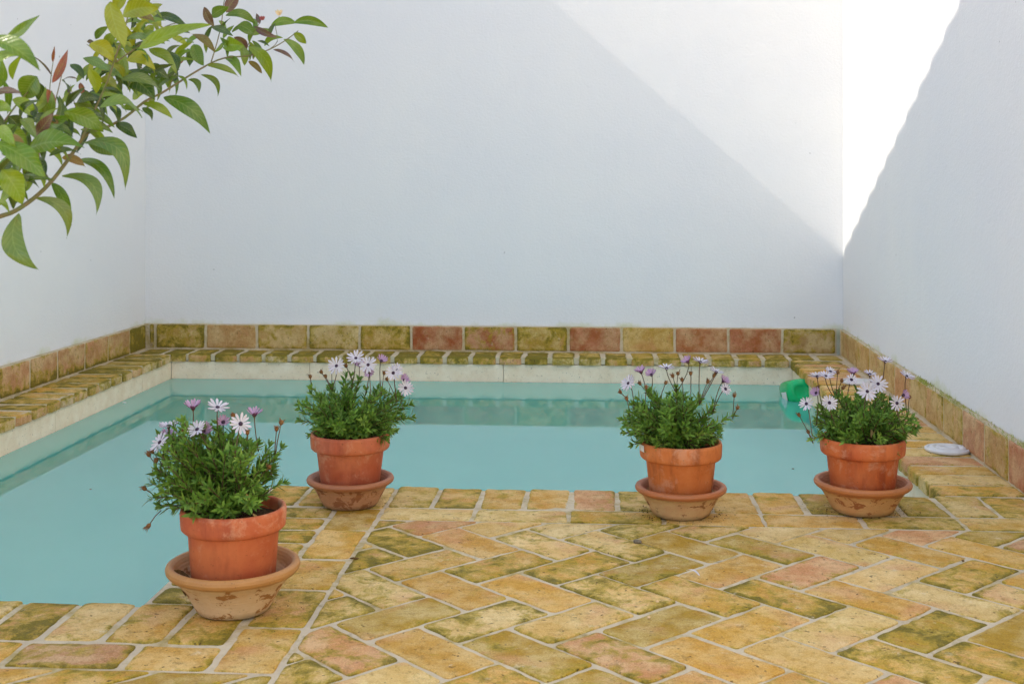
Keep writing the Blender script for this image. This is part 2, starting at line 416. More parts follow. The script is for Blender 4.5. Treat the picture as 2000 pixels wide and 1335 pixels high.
GRN = lin(150, 140, 40); LOL = lin(176, 150, 66)
bk = lambda q: vary(LOL if rnd.random() < .5 else OLV if rnd.random() < .5 else TAN)
crow2(-2.232, 1.178, PYB, YB-.004, .128, 'x', c=bk, moss=lambda q: rnd.uniform(.9, 1.25) if q[0][0] < -.3 else rnd.uniform(.55, 1.0), bev=.009, rc=.014, side_m=.5, g=.015)
crow2(-2.255, PX0, PYN+.02, PYB-.008, .125, 'y', c=lambda q: vary(OLV if rnd.random() < .5 else OCH), moss=lambda q: .62 + .16*max(0, q[0][1]-4) + rnd.uniform(-.15, .2), bev=.008, rc=.012, tilt=.003, side_m=.45, g=.016)
crow2(PX1, 1.150, PYF+.008, PYB-.008, .1185, 'y', c=lambda q: vary(TAN if rnd.random() < .45 else OCH if rnd.random() < .7 else PINK), moss=lambda q: rnd.uniform(.15, .5) + (.35 if q[0][1] > 5.6 else 0), bev=.005, rc=.008, tilt=.002)
pool = empty('swimming_pool', (-.5, 4.3, -1.2)); tag(pool, 'L-shaped plunge pool of milky turquoise water with mossy brick coping', 'pool', kind='structure')
def under(o): o.parent = pool; o.matrix_parent_inverse = Matrix.Translation(-Vector(pool.location)); return o
under(cop.build('coping', M['brick']))

# mortar bed below all brick faces (one shell of butted slabs)
mb = MB(); Z1, Z0, e = -.0024, -.032, .013
for a, b in (((XB-.35, -2.5), (1.21, PYF-e)), ((-2.38, -2.5), (XB-.35, PYN-e)), ((-2.31, PYN-e), (PX0-e, 6.09)), ((PX1+e, PYF-e), (1.215, 6.09)), ((PX0-e, PYB+e), (PX1+e, 6.09))):
    mb.box((a[0]+ (0), a[1], Z0), (b[0], b[1], Z1))
tag(mb.build('mortar_bed', M['mortar'], smooth=False), 'pale grey lime mortar between the paving bricks', kind='structure')

# pool lining: pale stone panels with thin open joints
ln = MB(); t_ = .03; r_ = .014
def panels(p0, p1, cuts, nrm):
    p0, p1, nrm = Vector(p0), Vector(p1), Vector(nrm); d = (p1-p0).normalized(); L = (p1-p0).length
    cs = [0] + [c for c in cuts if 0 < c < L] + [L]
    for a, b in zip(cs, cs[1:]):
        a += .0012; b -= .0012
        q = [p0 + d*a, p0 + d*b, p0 + d*b - nrm*t_, p0 + d*a - nrm*t_]
        if d.cross(nrm).z > 0: q = q[::-1]
        ln.prism([(v.x, v.y, -1.2) for v in q], (0, 0, 1.2 - .037))
jx = [at(x, 725, PYB+r_).x - PX0 + r_ for x in (605, 983, 1350)]
panels((PX0-r_, PYB+r_, 0), (PX1+r_, PYB+r_, 0), jx, (0, -1, 0))
jy = [atx(x, 800, PX0-r_).y for x in (108, 278)]
panels((PX0-r_, 2.36, 0), (PX0-r_, PYB+r_-.001, 0), [jy[0]-2.36, jy[1]-2.36], (1, 0, 0))
panels((PX1+r_, PYF-.02, 0), (PX1+r_, PYB+r_-.001, 0), [.55, 1.3], (-1, 0, 0))
panels((PXS+.001, PYF-r_, 0), (PX1+r_, PYF-r_, 0), [.9], (0, 1, 0))
panels((PXS+r_, PYN-r_, 0), (PXS+r_, PYF-r_-.032, 0), [.5], (-1, 0, 0))
panels((PX0-r_, PYN-r_, 0), (PXS+r_, PYN-r_, 0), [.6], (0, 1, 0))
under(ln.build('stone_lining', M['stone'], smooth=False))
fl = MB(); fl.box((PX0-.1, PYN-.1, -1.25), (PX1+.1, PYB+.1, -1.2)); under(fl.build('pool_floor', M['cellar'], smooth=False))
wt = MB()
q = [(PX0-r_+.0015, PYN-r_+.0015), (PXS+r_-.0015, PYN-r_+.0015), (PXS+r_-.0015, PYF-r_+.0015), (PX1+r_-.0015, PYF-r_+.0015), (PX1+r_-.0015, PYB+r_-.0015), (PX0-r_+.0015, PYB+r_-.0015)]
wt.face(*[wt.vert((x, y, ZW)) for x, y in q])
tag(wt.build('water', M['water'], smooth=False), 'still milky turquoise pool water reflecting the walls', kind='structure')
gd = MB(); gd.face(*[gd.vert(p) for p in ((-80, -80, -1.3), (80, -80, -1.3), (80, 80, -1.3), (-80, 80, -1.3))]); tag(gd.build('ground', M['earth']), 'bare earth around the courtyard', kind='structure')

# ------------------------------------------------------------------ walls with their brick skirting
SB = dict(bev=.004, rc=.006, jit=.0012, tilt=.0012, lift=.001)
SH = .122
def skirt(fr, cuts, cols, mosses, parent):
    m = MB(); O, EX, EY, EZ = fr
    for k, (a, b) in enumerate(zip(cuts, cuts[1:])):
        w = [rnd.uniform(-.0015, .0015) for _ in range(8)]
        q = [(p[0]+w[2*i], p[1]+w[2*i+1]) for i, p in enumerate(rect(a+.006, .006, b-.006, SH))]
        brick(m, q, fr, SK-.004, cols[k % len(cols)], mosses[k % len(mosses)], **SB)
    g = MB(); a, b = cuts[0]-.05, cuts[-1]
    pr = [O + EX*a - EZ*.0035 + EY*(-.003), O + EX*b - EZ*.0035 + EY*(-.003), O + EX*b - EZ*.0035 + EY*(SH+.003), O + EX*a - EZ*.0035 + EY*(SH+.003)]
    g.prism([tuple(v - EZ*.02) for v in pr], EZ*.02)
    s1 = m.build('skirting', M['brick']); s2_ = g.build('mortar', M['mortar'], smooth=False)
    s1.parent = parent; s1.matrix_parent_inverse = Matrix.Translation(-Vector(parent.location)); s2_.parent = s1
    return s1
def wall_obj(name, mb_, loc):
    return mb_.build(name, M['plaster'], smooth=False, loc=loc)
# back
w = MB(); w.box((-2.9, YB+SK, -1.3), (1.9, YB+SK+.3, 3.7)); ow = wall_obj('courtyard_wall', w, (-.5, YB+SK, 0))
tag(ow, 'long white plastered back wall behind the pool, crossed by a diagonal shadow edge', 'wall')
x0 = at(303, 655, YB).x; x1 = at(1634, 665, YB).x; fb = (Vector((0, YB, 0)), Vector((1, 0, 0)), UP, Vector((0, -1, 0)))
cb = [at(290, 655, YB).x] + [x0 + (x1-x0)*k/13 for k in range(14)]
skirt(fb, cb, [lin(150,136,104), lin(178,152,78), lin(186,148,96), lin(192,164,104), lin(198,176,116), lin(184,150,74), lin(150,68,46), lin(156,78,54), lin(176,150,70), lin(154,80,54), lin(192,158,78), lin(166,98,66), lin(160,84,58), lin(160,136,88)],
      [.7, .8, .2, .55, .55, .65, -.3, .5, .7, .1, .35, -.1, -.2, .55], ow)
# left: the flank of a gabled house, its raking roof edge throws the diagonal shadow
yl = YB + SK
TX = -2.42                                # where the raking tiles run
def zP(x, y): return (PN.dot(Cc) - PN.x*x - PN.y*y) / PN.z
wall_cut = 1.35  # wall cut low from here, out of view, to let sun fill the courtyard
def ztop(y): return (zP(TX, y) if y > wall_cut else zP(TX, wall_cut) - (wall_cut-y)*.51)
w = MB(); ys = []
def wx(y): return xl(y) - SK
poly = [ (wx(yl), yl-.001, -1.3), (wx(yl), yl-.001, ztop(yl)-.14), (wx(wall_cut), wall_cut, ztop(wall_cut)-.14), (wx(wall_cut), wall_cut, .5), (wx(-2.5), -2.5, .5), (wx(-2.5), -2.5, -1.3)]
w.prism(poly, (-.3, 0, 0)); olw = wall_obj('courtyard_wall', w, (wx(4), 4, 0))
tag(olw, 'shaded white plastered wall on the left, behind the lemon branch', 'wall')
rf = MB(); n_t = 40
for k in range(n_t):
    y1 = yl + .3 - k*.18; y0 = y1 - .23
    if y0 < wall_cut: break
    A = Vector((TX, y1, zP(TX, y1) - .118)); B = Vector((TX, y0, zP(TX, y0) - .042))
    rf.tube([A + Vector((0, 0, -.006)), B + Vector((0, 0, -.004))], [.135, .050], 14)
rt = rf.build('roof_tile_edge', M['tile']); rt.parent = olw; rt.matrix_parent_inverse = Matrix.Translation(-Vector(olw.location))
cl = [atx(x, 700, -2.26).y for x in (2, 59.5, 112, 163, 206.5, 247)]
cl = [cl[0] - .265*k for k in range(22, 0, -1)] + cl + [YB-.03]
dirL = Vector((.018, 1, 0)).normalized()
frl = (Vector((xl(0), 0, 0)), dirL, UP, Vector((1, -.018, 0)).normalized())
nl = len(cl) - 1
colsL = [vary(rnd.choice([PINK, TAN, ROSE])) for _ in range(nl-7)] + [lin(178,136,92), lin(190,142,104), lin(186,144,104), lin(180,140,100), lin(182,142,98), lin(176,140,96), lin(160,142,70)]
skirt(frl, cl, colsL, [.3]*(nl-7) + [lambda q, k=k: k + .75*max(0, 1-q.y/.07) for k in (.3, .3, .35, .3, .3, .35, .9)], olw)
# right
w = MB(); pr = [(xr(-2.5)+SK, -2.5, -1.3), (xr(-2.5)+SK+.3, -2.5, -1.3), (xr(yl)+SK+.3, yl-.001, -1.3), (xr(yl)+SK, yl-.001, -1.3)]
w.prism(pr, (0, 0, 5.6)); orw = wall_obj('courtyard_wall', w, (xr(4)+SK, 4, 0))
tag(orw, 'white plastered wall on the right, half in sun and half in blue shade', 'wall')
def yr(u):
    y = 4.5
    for _ in range(6): y = atx(u, 700, xr(y)).y
    return y
cr = [YB - y for y in [YB-.06] + [yr(u) for u in (1673, 1697, 1723, 1746, 1775, 1807.6, 1841, 1878.6, 1920.6, 1968)]]
cr += [cr[-1] + .24*k for k in range(1, 22)]
dirR = Vector((-.0169, -1, 0)).normalized()
frr = (Vector((xr(YB), YB, 0)), dirR, UP, dirR.cross(UP))
nr = len(cr) - 1
skirt(frr, cr, [lin(176,148,92), lin(190,156,92), lin(192,160,96), lin(194,160,100), lin(200,150,104), lin(188,160,104), lin(190,160,104), lin(186,160,104), lin(184,130,98), lin(186,152,100), lin(178,108,84), lin(178,150,78)] + [TAN]*22,
      [.3, .35, .3, .25, .1, .35, .45, .5, .15, .4, .0, .85] + [.4]*22, orw)

# moss tufts growing on top of the right skirting
ms = MB()
for _ in range(900):
    y = YB - rnd.choice([rnd.gauss(2.0, .16), rnd.gauss(1.62, .06), rnd.gauss(2.75, .12), rnd.uniform(.3, 2.7)])
    if not 3.0 < y < 5.95: continue
    p = Vector((xr(y) + rnd.uniform(.002, SK-.002), y, SH + .0005)); d = Vector((rnd.uniform(-1, .3), rnd.uniform(-1, 1), rnd.uniform(.6, 1.6))).normalized() * rnd.uniform(.005, .017)
    s = d.cross(Vector((rnd.uniform(-1, 1), rnd.uniform(-1, 1), 0))).normalized() * .0012; c = vary(lin(176, 180, 84), .25); r0 = rnd.random()
    i = [ms.vert(p-s, c=c, r=r0), ms.vert(p+s, c=c, r=r0), ms.vert(p+d*.6+s*.8, c=c, r=r0), ms.vert(p+d, c=c, r=r0)]; ms.face(*i)
tag(ms.build('moss', M['daisy_leaf']), 'pale green moss along the top of the right skirting', 'moss', kind='stuff')

# ------------------------------------------------------------------ saucers and pots
def saucer(loc, rr, rb, hh, mat, label, seed, rot=(0, 0, 0)):
    m = MB(); th = .011
    pf = [(0, .001), (rb*.93, 0), (rb, .004), (rb + (rr-rb)*.12, hh*.18), (rb + (rr-rb)*.42, hh*.5), (rr-.013, hh*.76), (rr-.006, hh*.78), (rr-.001, hh*.84), (rr, hh*.9), (rr-.002, hh*.965), (rr-.007, hh), (rr-.013, hh*.985), (rr-.018, hh*.9)]
    for k in range(1, 9):
        t = k/9; pf.append((rr-.018 + (rb-.008-(rr-.018))*t + (.0012 if k % 2 else 0), hh*.9 + (.016-hh*.9)*t))
    pf += [(rb-.014, .014), (0, .013)]
    m.lathe(pf, 80, .012, seed); o = m.build('saucer', mat); o.location = loc; o.rotation_euler = rot
    tag(o, label, 'saucer', 'terracotta saucers under the daisy pots'); return o
def pot_mesh(rt, rb, hh, seed):
    m = MB(); rh = .042
    rj = rb + (rt-.012-rb) * (1-rh/hh)
    pf = [(0, .001), (rb-.004, 0), (rb, .004), (rj, hh-rh-.003), (rj+.001, hh-rh-.001), (rt-.006, hh-rh), (rt-.002, hh-rh+.004), (rt-.001, hh-rh+.012), (rt, hh-.008), (rt-.0015, hh-.002), (rt-.005, hh), (rt-.009, hh-.002), (rt-.011, hh-.008), (rt-.015, hh-.035), (rb-.004, hh*.62), (0, hh*.6)]
    m.lathe(pf, 80, .006, seed); return m

def leafblade(mb, B, T, w, nrm, c, arch=.0, archdir=None, fold=.18, nl=4, nw=1, petal=False, droop=0, mid=True, wave=0, twist=0, curl=0):
    B, T = Vector(B), Vector(T); ax = T - B; L = ax.length
    if L < 1e-5: return
    a = ax / L; s = a.cross(nrm)
    if s.length < 1e-3: s = a.cross(Vector((.3, .5, .8)))
    s.normalize(); n = s.cross(a)
    ad = archdir if archdir is not None else n
    r0 = rnd.random(); rows = []; ph = rnd.uniform(0, 6)
    for i in range(nl+1):
        t = i/nl
        if petal: wd = w * (.35 + .65*math.sin(min(1, t*1.15)*math.pi*.5)) * (1 if t < .8 else (1-(t-.8)/.2*.65))
        else: wd = w * (max(0, math.sin(math.pi * t**.85)))**.8 + w*.05*(1-t)
        p = B + ax*t + ad*(arch*L*4*t*(1-t)) - UP*(droop*L*t*t)
        rw = []; s0, n0 = s, n; tw = twist*(t-.3)
        s_t = s0*math.cos(tw) + n0*math.sin(tw); n_t = n0*math.cos(tw) - s0*math.sin(tw); p = p - n0*(curl*L*t*t*t)
        for j in range(-nw, nw+1):
            k = j/nw
            q = p + s_t*(wd*.5*k) + n_t*(fold*wd*.5*abs(k)) + n_t*(wave*w*math.sin(t*9+ph+k*2)*abs(k))
            rw.append(mb.vert(q, c=c, e=(1-abs(k)) if mid else 0, r=r0, m=t))
        rows.append(rw)
    for i in range(nl):
        for j in range(2*nw): mb.face(rows[i][j], rows[i][j+1], rows[i+1][j+1], rows[i+1][j])

WHITE = (.86, .82, .87, 1); PURP = lin(150, 84, 136); LILAC = lin(214, 176, 212)
def flower(parent, P, face, size, stage, kind):
    """one daisy head: petals (pale above, purple below) and a dark disc"""
    face = face.normalized(); a = face.cross(Vector((.2, .9, .3))).normalized(); b = face.cross(a)
    m = MB(); n = rnd.choice([13, 14, 15, 16]); up = stage      # stage: how far the petals lift, 0 flat .. 1 closed
    for k in range(n):
        an = 2*math.pi*k/n + rnd.uniform(-.08, .08); d = a*math.cos(an) + b*math.sin(an)
        lift = up + rnd.uniform(-.13, .13)
        dd = (d*math.cos(lift) + face*math.sin(lift)).normalized(); L = size*.5*rnd.uniform(.84, 1.06)
        B = P + d*.003; T = B + dd*L*.92
        tn = (face*math.cos(lift) - d*math.sin(lift))
        c = vary(WHITE if kind == 'w' else LILAC, .05); c2 = vary(PURP, .12)
        leafblade(m, B, T, L*.26, tn, c, arch=-.03+rnd.uniform(-.03, .05), fold=.12, nl=4, petal=True, mid=False)
        off = -tn*.0006
        leafblade(m, B+off, T+off, L*.26, tn, c2, arch=-.03, fold=.12, nl=4, petal=True, mid=False)
    fl_ = m.build('flower', M['petal'], loc=P)
    dm = MB(); rows = []
    for i in range(4):
        an = i/3*math.pi/2; rows.append([dm.vert(P + (a*math.cos(2*math.pi*j/10) + b*math.sin(2*math.pi*j/10))*.0048*math.cos(an)*(1 if i < 3 else .02) + face*(.0038*math.sin(an)-.001)) for j in range(10)])
    for i in range(3):
        for j in range(10): dm.face(rows[i][j], rows[i][(j+1)%10], rows[i+1][(j+1)%10], rows[i+1][j])
    # green cup below
    ds = dm.build('disc', M['disc'], loc=P); 
    for o in (fl_,): o.parent = parent; o.matrix_parent_inverse = parent_inv(parent)
    ds.parent = fl_; ds.location = (0, 0, 0)
    return fl_
def parent_inv(p):
    return (Matrix.Translation(p.location) @ p.rotation_euler.to_matrix().to_4x4()).inverted()
def dryhead(parent, P, d):
    m = MB(); d = d.normalized(); a = d.cross(Vector((.3, .8, .2))).normalized(); b = d.cross(a)
    m.tube([P - d*.004, P - d*.001, P + d*.003, P + d*.006], [.0015, .0042, .0045, .0028], 8, c=lin(110, 76, 46))
    for k in range(9):
        an = k*.7 + rnd.uniform(-.2, .2); q = a*math.cos(an) + b*math.sin(an)
        leafblade(m, P + q*.003 + d*.002, P + q*rnd.uniform(.005, .010) + d*rnd.uniform(.003, .013) - UP*rnd.uniform(0, .004), .003, d, vary(lin(128, 88, 62), .25), fold=.3, nl=2, mid=False)
    o = m.build('dry_flower_head', M['dry'], loc=P); o.parent = parent; o.matrix_parent_inverse = parent_inv(parent)

def daisy(name_loc, pmat, label, seed, rt, rb, hh, fol, flowers, buds, rotx=(0, 0, 0)):
    global rnd
    keep = rnd; rnd = random.Random(seed)
    root = empty('potted_daisy', name_loc, rotx); tag(root, label, 'potted plant', 'potted African daisies beside the pool')
    C0 = Vector(name_loc); Y0 = C0.y
    p = pot_mesh(rt, rb, hh, seed).build('pot', pmat, root)
    s = MB(); rings = []; rs = rt-.0135
    for i in range(9):
        r = rs*i/8; rings.append([s.vert((r*math.cos(2*math.pi*j/28), r*math.sin(2*math.pi*j/28), hh-.024 + .010*mnoise.noise(Vector((r*30*math.cos(j*.224), r*30*math.sin(j*.224), seed))) + .006*rnd.random()*(i < 8))) for j in range(28)])
    for i in range(8):
        for j in range(28): s.face(rings[i][j], rings[i][(j+1) % 28], rings[i+1][(j+1) % 28], rings[i+1][j])
    s.build('soil', M['soil'], root)
    # foliage, built in world space round the pot's centre
    top = C0 + Vector((0, 0, hh-.02))
    fm = MB(); sm = MB(); tips = []
    cx, cz, rx, ry, rz, ns, low = fol               # crown centre offset and radii
    greens = [lin(104,148,50), lin(128,172,66), lin(84,126,46), lin(146,184,78), lin(116,158,66), lin(92,134,44)]
    for k in range(ns):
        while True:
            e = Vector((rnd.uniform(-1, 1), rnd.uniform(-1, 1), rnd.uniform(-.55, 1)))
            if .35 < e.length < 1: break
        if rnd.random() < .65: e = e.normalized() * rnd.uniform(.82, 1.03)
        lump = 1 + .30*mnoise.noise(Vector((e.x*1.6+seed*3.1, e.y*1.6, e.z*1.6+seed)))
        E_ = top + Vector((cx + e.x*rx*lump, e.y*ry*lump, cz + e.z*rz*lump))
        if k % 16 == 0: E_ += Vector((e.x*.045, e.y*.03, -.015 + rnd.random()*.03))
        if E_.z < top.z + low: E_.z = top.z + low + rnd.random()*.02
        Bs = top + Vector((rnd.uniform(-.03, .03) + cx*.2, rnd.uniform(-.03, .03), 0))
        mid = Bs.lerp(E_, .5) + Vector(((E_.x-Bs.x)*.12, (E_.y-Bs.y)*.12, .015 + .01*rnd.random()))
        cv = [Bs*(1-t)**2 + mid*2*t*(1-t) + E_*t*t for t in [i/7 for i in range(8)]]
        sm.tube(cv, [.0016-.0008*i/7 for i in range(8)], 5); tips.append(E_)
        L = (E_-Bs).length; nlf = int(L*.85/.0042); hue = rnd.choice(greens); g0 = rnd.uniform(0, 6)
        for q in range(nlf):
            t = .18 + .82*(q+rnd.random())/nlf
            P = Bs*(1-t)**2 + mid*2*t*(1-t) + E_*t*t; tg = ((mid-Bs)*(1-t) + (E_-mid)*t).normalized()
            an = g0 + q*2.4; sd1 = tg.cross(Vector((.2, .7, .5))).normalized(); sd2 = tg.cross(sd1)
            o = sd1*math.cos(an) + sd2*math.sin(an)
            d = (tg*rnd.uniform(.35, 1.1) + o + Vector((0, 0, .25))).normalized()
            Lf = rnd.uniform(.015, .028) * (1.25 - .35*t) * (1.25 if rnd.random() < .12 else 1)
            nn = (tg - d*tg.dot(d)) + o*.2
            leafblade(fm, P, P + d*Lf, Lf*rnd.uniform(.19, .29), nn, vary(hue if rnd.random() < .6 else rnd.choice(greens), .16), arch=rnd.uniform(-.03, .07), fold=.3, nl=3)
        for q in range(6):
            an = q*1.05 + g0; d = (tg*.9 + (sd1*math.cos(an)+sd2*math.sin(an))*.7).normalized(); Lf = rnd.uniform(.010, .018)
            leafblade(fm, E_, E_ + d*Lf, Lf*.32, o, vary(rnd.choice([lin(112,154,66), lin(98,140,58)]), .12), arch=.05, fold=.3, nl=3)
    # big basal leaves hanging at the rim
    for k in range(26):
        an = rnd.uniform(0, 6.28); o = Vector((math.cos(an), math.sin(an), 0)); P = top + o*rnd.uniform(.02, .065) + Vector((cx*.3, 0, .012))
        d = (o*rnd.uniform(.3, 1) + UP*rnd.uniform(-.1, .9) + Vector((rnd.uniform(-.5, .5), rnd.uniform(-.5, .5), 0))).normalized()
        leafblade(fm, P, P + d*rnd.uniform(.03, .05), rnd.uniform(.009, .013), UP + o*.3, vary(rnd.choice(greens), .15), arch=.12, fold=.2, nl=5)
    for k in range(9):                                 # a few withered leaves
        an = rnd.uniform(0, 6.28); o = Vector((math.cos(an), math.sin(an), 0)); P = top + o*rnd.uniform(.02, .075) + UP*rnd.uniform(.01, .06)
        leafblade(fm, P, P + o*.01 + Vector((rnd.uniform(-.02, .02), 0, -.02)), .006, o, vary(lin(190, 150, 92), .15), arch=.1, fold=.4, nl=4, mid=False)
    fo = fm.build('foliage', M['daisy_leaf'], loc=C0); fo.parent = root; fo.location = (0, 0, 0)
    for (u, v, kind, fx, fz, dy, sz) in flowers:
        P = at(u, v, Y0 + dy); face = Vector((fx, -abs(1-fz)*1.0-.15, fz)).normalized()
        flower(root, P, face, sz*.84, (.12 if fz < .6 else .28) if kind == 'w' else .75, kind)
        q = min(tips, key=lambda t: (Vector((t.x, t.y, t.z*1.0)) - (P - UP*.05)).length); q = q - UP*.012
        mm = q.lerp(P, .6) + Vector(((P.x-q.x)*.1, 0, -.002))
        cv = [q*(1-t)**2 + (P - face*.022)*2*t*(1-t) + (P - face*.003)*t*t for t in [i/6 for i in range(7)]]
        sm.tube(cv, [.0011]*6 + [.0018], 6); sm.tube([P - face*.006, P - face*.002], [.0018, .0044], 8)
    for (u, v, dy) in buds:
        P = at(u, v, Y0 + dy); q = min(tips, key=lambda t: (t - (P - UP*.03)).length); q = q - UP*.01
        cv = [q, q.lerp(P, .5) + Vector((0, 0, .003)), P]; d = (P - q).normalized()
        sm.tube(cv, [.001]*3, 5); dryhead(root, P, d)
    so = sm.build('stems', M['stem'], loc=C0); so.parent = root; so.location = (0, 0, 0)
    rnd = keep
    return root

P1, P2, P3, P4 = (-.699, 2.348), (-.627, 3.135), (.217, 3.10), (.679, 3.165)
terr1 = mat_terra('terracotta_red_orange', (196, 104, 62), (186, 92, 56), (150, 70, 46), 1.0, 3.1)
terr2 = mat_terra('terracotta_salmon', (196, 108, 74), (184, 92, 58), (150, 74, 50), 1.0, 7.7)
terr3 = mat_terra('terracotta_bright_stained', (208, 122, 62), (198, 108, 50), (134, 70, 38), 1.0, 1.9)
terr4 = mat_terra('terracotta_orange_blotched', (204, 106, 52), (194, 94, 48), (150, 66, 36), 1.1, 5.3)
sauc1 = mat_saucer('ochre_rimmed_clay', (186, 134, 74), (214, 184, 142), (160, 110, 56), .071, 2.2, .545)
sauc2 = mat_saucer('brown_clay', (168, 106, 68), (184, 136, 98), (146, 92, 56), .055, 4.1, .52)
sauc3 = mat_saucer('orange_rimmed_clay', (182, 108, 60), (206, 172, 122), (140, 92, 50), .055, 6.6, .56)
sauc4 = mat_saucer('ochre_brown_rimmed_clay', (184, 114, 60), (204, 158, 100), (154, 92, 46), .055, 8.3, .56)
saucer((*P1, .0015), .1285, .071, .094, sauc1, 'largest saucer, thick ochre rim over pale chipped body, on the pool corner at left front', 1)
saucer((*P2, .0015), .1120, .070, .074, sauc2, 'dark brown clay saucer with lime streaks, at the inner corner of the pool edge', 2)
saucer((*P3, .0015), .1140, .072, .074, sauc3, 'saucer with orange rim and pale beige ringed body, under the pot with the white sticker', 3)
saucer((*P4, .0015), .1210, .076, .078, sauc4, 'tan saucer with brown chipped patches, rightmost beside the stone steps of coping', 4)

def S(l, sc, ox, oy): return l
f1 = [(377,796,'p',.0,1.1,.0,.046),(425,795,'w',.2,.8,-.02,.052),(497,809,'p',.1,.9,.01,.042),(436,824,'p',.2,.5,.0,.034),(470,827,'w',.35,.35,-.05,.046),(385,838,'w',-.2,.6,-.05,.044),(398,842,'p',.3,.7,-.03,.046),(329,831,'w',.0,1.0,-.01,.046),(329,852,'p',.2,.9,.01,.044),(312,863,'w',-.4,.55,-.04,.050)]
b1 = [(358,842,0),(349,858,0),(549,826,0),(540,838,.01),(291,888,0),(305,900,-.02),(283,954,-.02),(291,1025,-.03),(526,912,0),(455,812,0),(483,845,-.02),(298,882,.02)]
f2 = [(657,714,'w',-.1,.35,-.02,.058),(695,699,'w',.1,.6,-.03,.058),(719,712,'w',.0,.35,-.05,.056),(745,704,'p',.4,.7,.0,.040),(775,722,'w',.6,.6,-.02,.044),(768,728,'w',.1,.3,-.05,.046),(792,757,'w',.35,.35,-.02,.050),(789,742,'p',.5,.6,.02,.040),(721,727,'p',.1,.3,-.02,.040),(702,712,'p',.1,.6,.02,.042)]
b2 = [(628,727,0),(636,735,0),(606,736,0),(676,715,0),(750,729,0),(648,722,.01),(756,741,0)]
f3 = [(1227,748,'w',-.6,.55,-.03,.052),(1252,726,'p',-.3,.9,.0,.042),(1272,731,'p',-.3,.7,.01,.040),(1302,718,'w',.0,1.05,.0,.046),(1343,706,'p',-.5,.8,.0,.042),(1368,706,'w',.2,1.0,-.02,.050),(1399,726,'w',.3,1.0,.0,.046),(1413,744,'p',.6,.7,.0,.040),(1417,759,'w',.5,.4,-.02,.034)]
b3 = [(1212,766,0),(1224,779,-.02),(1250,749,0),(1314,735,0),(1324,730,0),(1349,730,-.02),(1394,734,0),(1434,773,0),(1440,797,.01),(1300,748,-.01),(1382,746,0),(1262,757,-.03),(1332,742,.01)]
f4 = [(1596,734,'w',-.1,1.0,-.02,.050),(1613,734,'w',.1,.8,-.03,.046),(1622,725,'w',.2,.8,.0,.038),(1663,741,'w',.1,.5,-.02,.034),(1666,729,'p',.0,.9,.02,.044),(1699,730,'w',.1,1.05,.01,.042),(1715,749,'w',.05,.35,-.05,.056),(1694,764,'w',.0,.3,-.08,.060),(1729,705,'w',.1,.95,.0,.050),(1771,734,'w',.3,.85,.0,.046),(1752,787,'w',.2,.15,-.09,.048),(1620,786,'w',.1,.3,-.10,.046),(1575,788,'w',-.4,.45,-.05,.044),(1594,767,'p',-.5,.5,-.02,.038),(1765,771,'p',.6,.4,-.02,.034)]
b4 = [(1636,728,0),(1644,744,0),(1561,811,-.02),(1579,844,-.02),(1776,776,0),(1598,757,0),(1646,758,0)]
daisy((*P1, .030), terr1, 'daisies in a reddish orange pot on the large ochre-rimmed saucer, nearest the camera', 21, .1015, .078, .172, (-.040, .080, .120, .112, .105, 140, -.02), f1, b1)
daisy((*P2, .0225), terr2, 'daisies in a clean salmon terracotta pot on the brown saucer at the inner pool corner', 22, .1025, .072, .166, (.0, .062, .132, .118, .088, 140, -.014), f2, b2)
daisy((*P3, .0225), terr3, 'daisies with mostly side-on heads in a stained orange pot with a white sticker', 23, .1030, .074, .162, (-.018, .064, .122, .112, .088, 140, -.014), f3, b3)
daisy((*P4, .0225), terr4, 'daisies with many open white heads in the blotched orange pot furthest right', 24, .1055, .075, .165, (.0, .056, .118, .112, .082, 140, -.014), f4, b4)
# paper sticker on the third pot's rim
st = MB(); aa = [math.radians(x) for x in (190, 194, 198, 202, 206)]
top_, bot_ = [], []
for a_ in aa:
    top_.append(st.vert((.1042*math.cos(a_), .1042*math.sin(a_), .157))); bot_.append(st.vert((.1036*math.cos(a_), .1036*math.sin(a_), .141)))
for i in range(4): st.face(bot_[i], bot_[i+1], top_[i+1], top_[i])
pots = [o for o in bpy.data.objects if o.name.startswith('pot') and o.type == 'MESH' and o.parent and abs(o.parent.location.x - P3[0]) < .01]
so_ = st.build('sticker', M['paper']); so_.parent = pots[0]

# dry leaf curled in the first saucer
dl = MB(); B = Vector((P1[0]-.105, P1[1]-.045, .088))
leafblade(dl, B, B + Vector((.045, .0, -.038)), .020, Vector((.3, -1, .6)), (.1, .07, .03, 1), arch=.12, fold=.8, nl=8, nw=3, wave=.2)
leafblade(dl, B + Vector((.012, .004, -.008)), B + Vector((.03, -.012, -.045)), .012, Vector((.6, -1, .2)), (.1, .07, .03, 1), arch=-.12, fold=.9, nl=6, nw=2, wave=.2)
tag(dl.build('dead_leaf', M['dead_leaf'], loc=B), 'crumpled brown dead leaf lying inside the largest saucer', 'leaf')

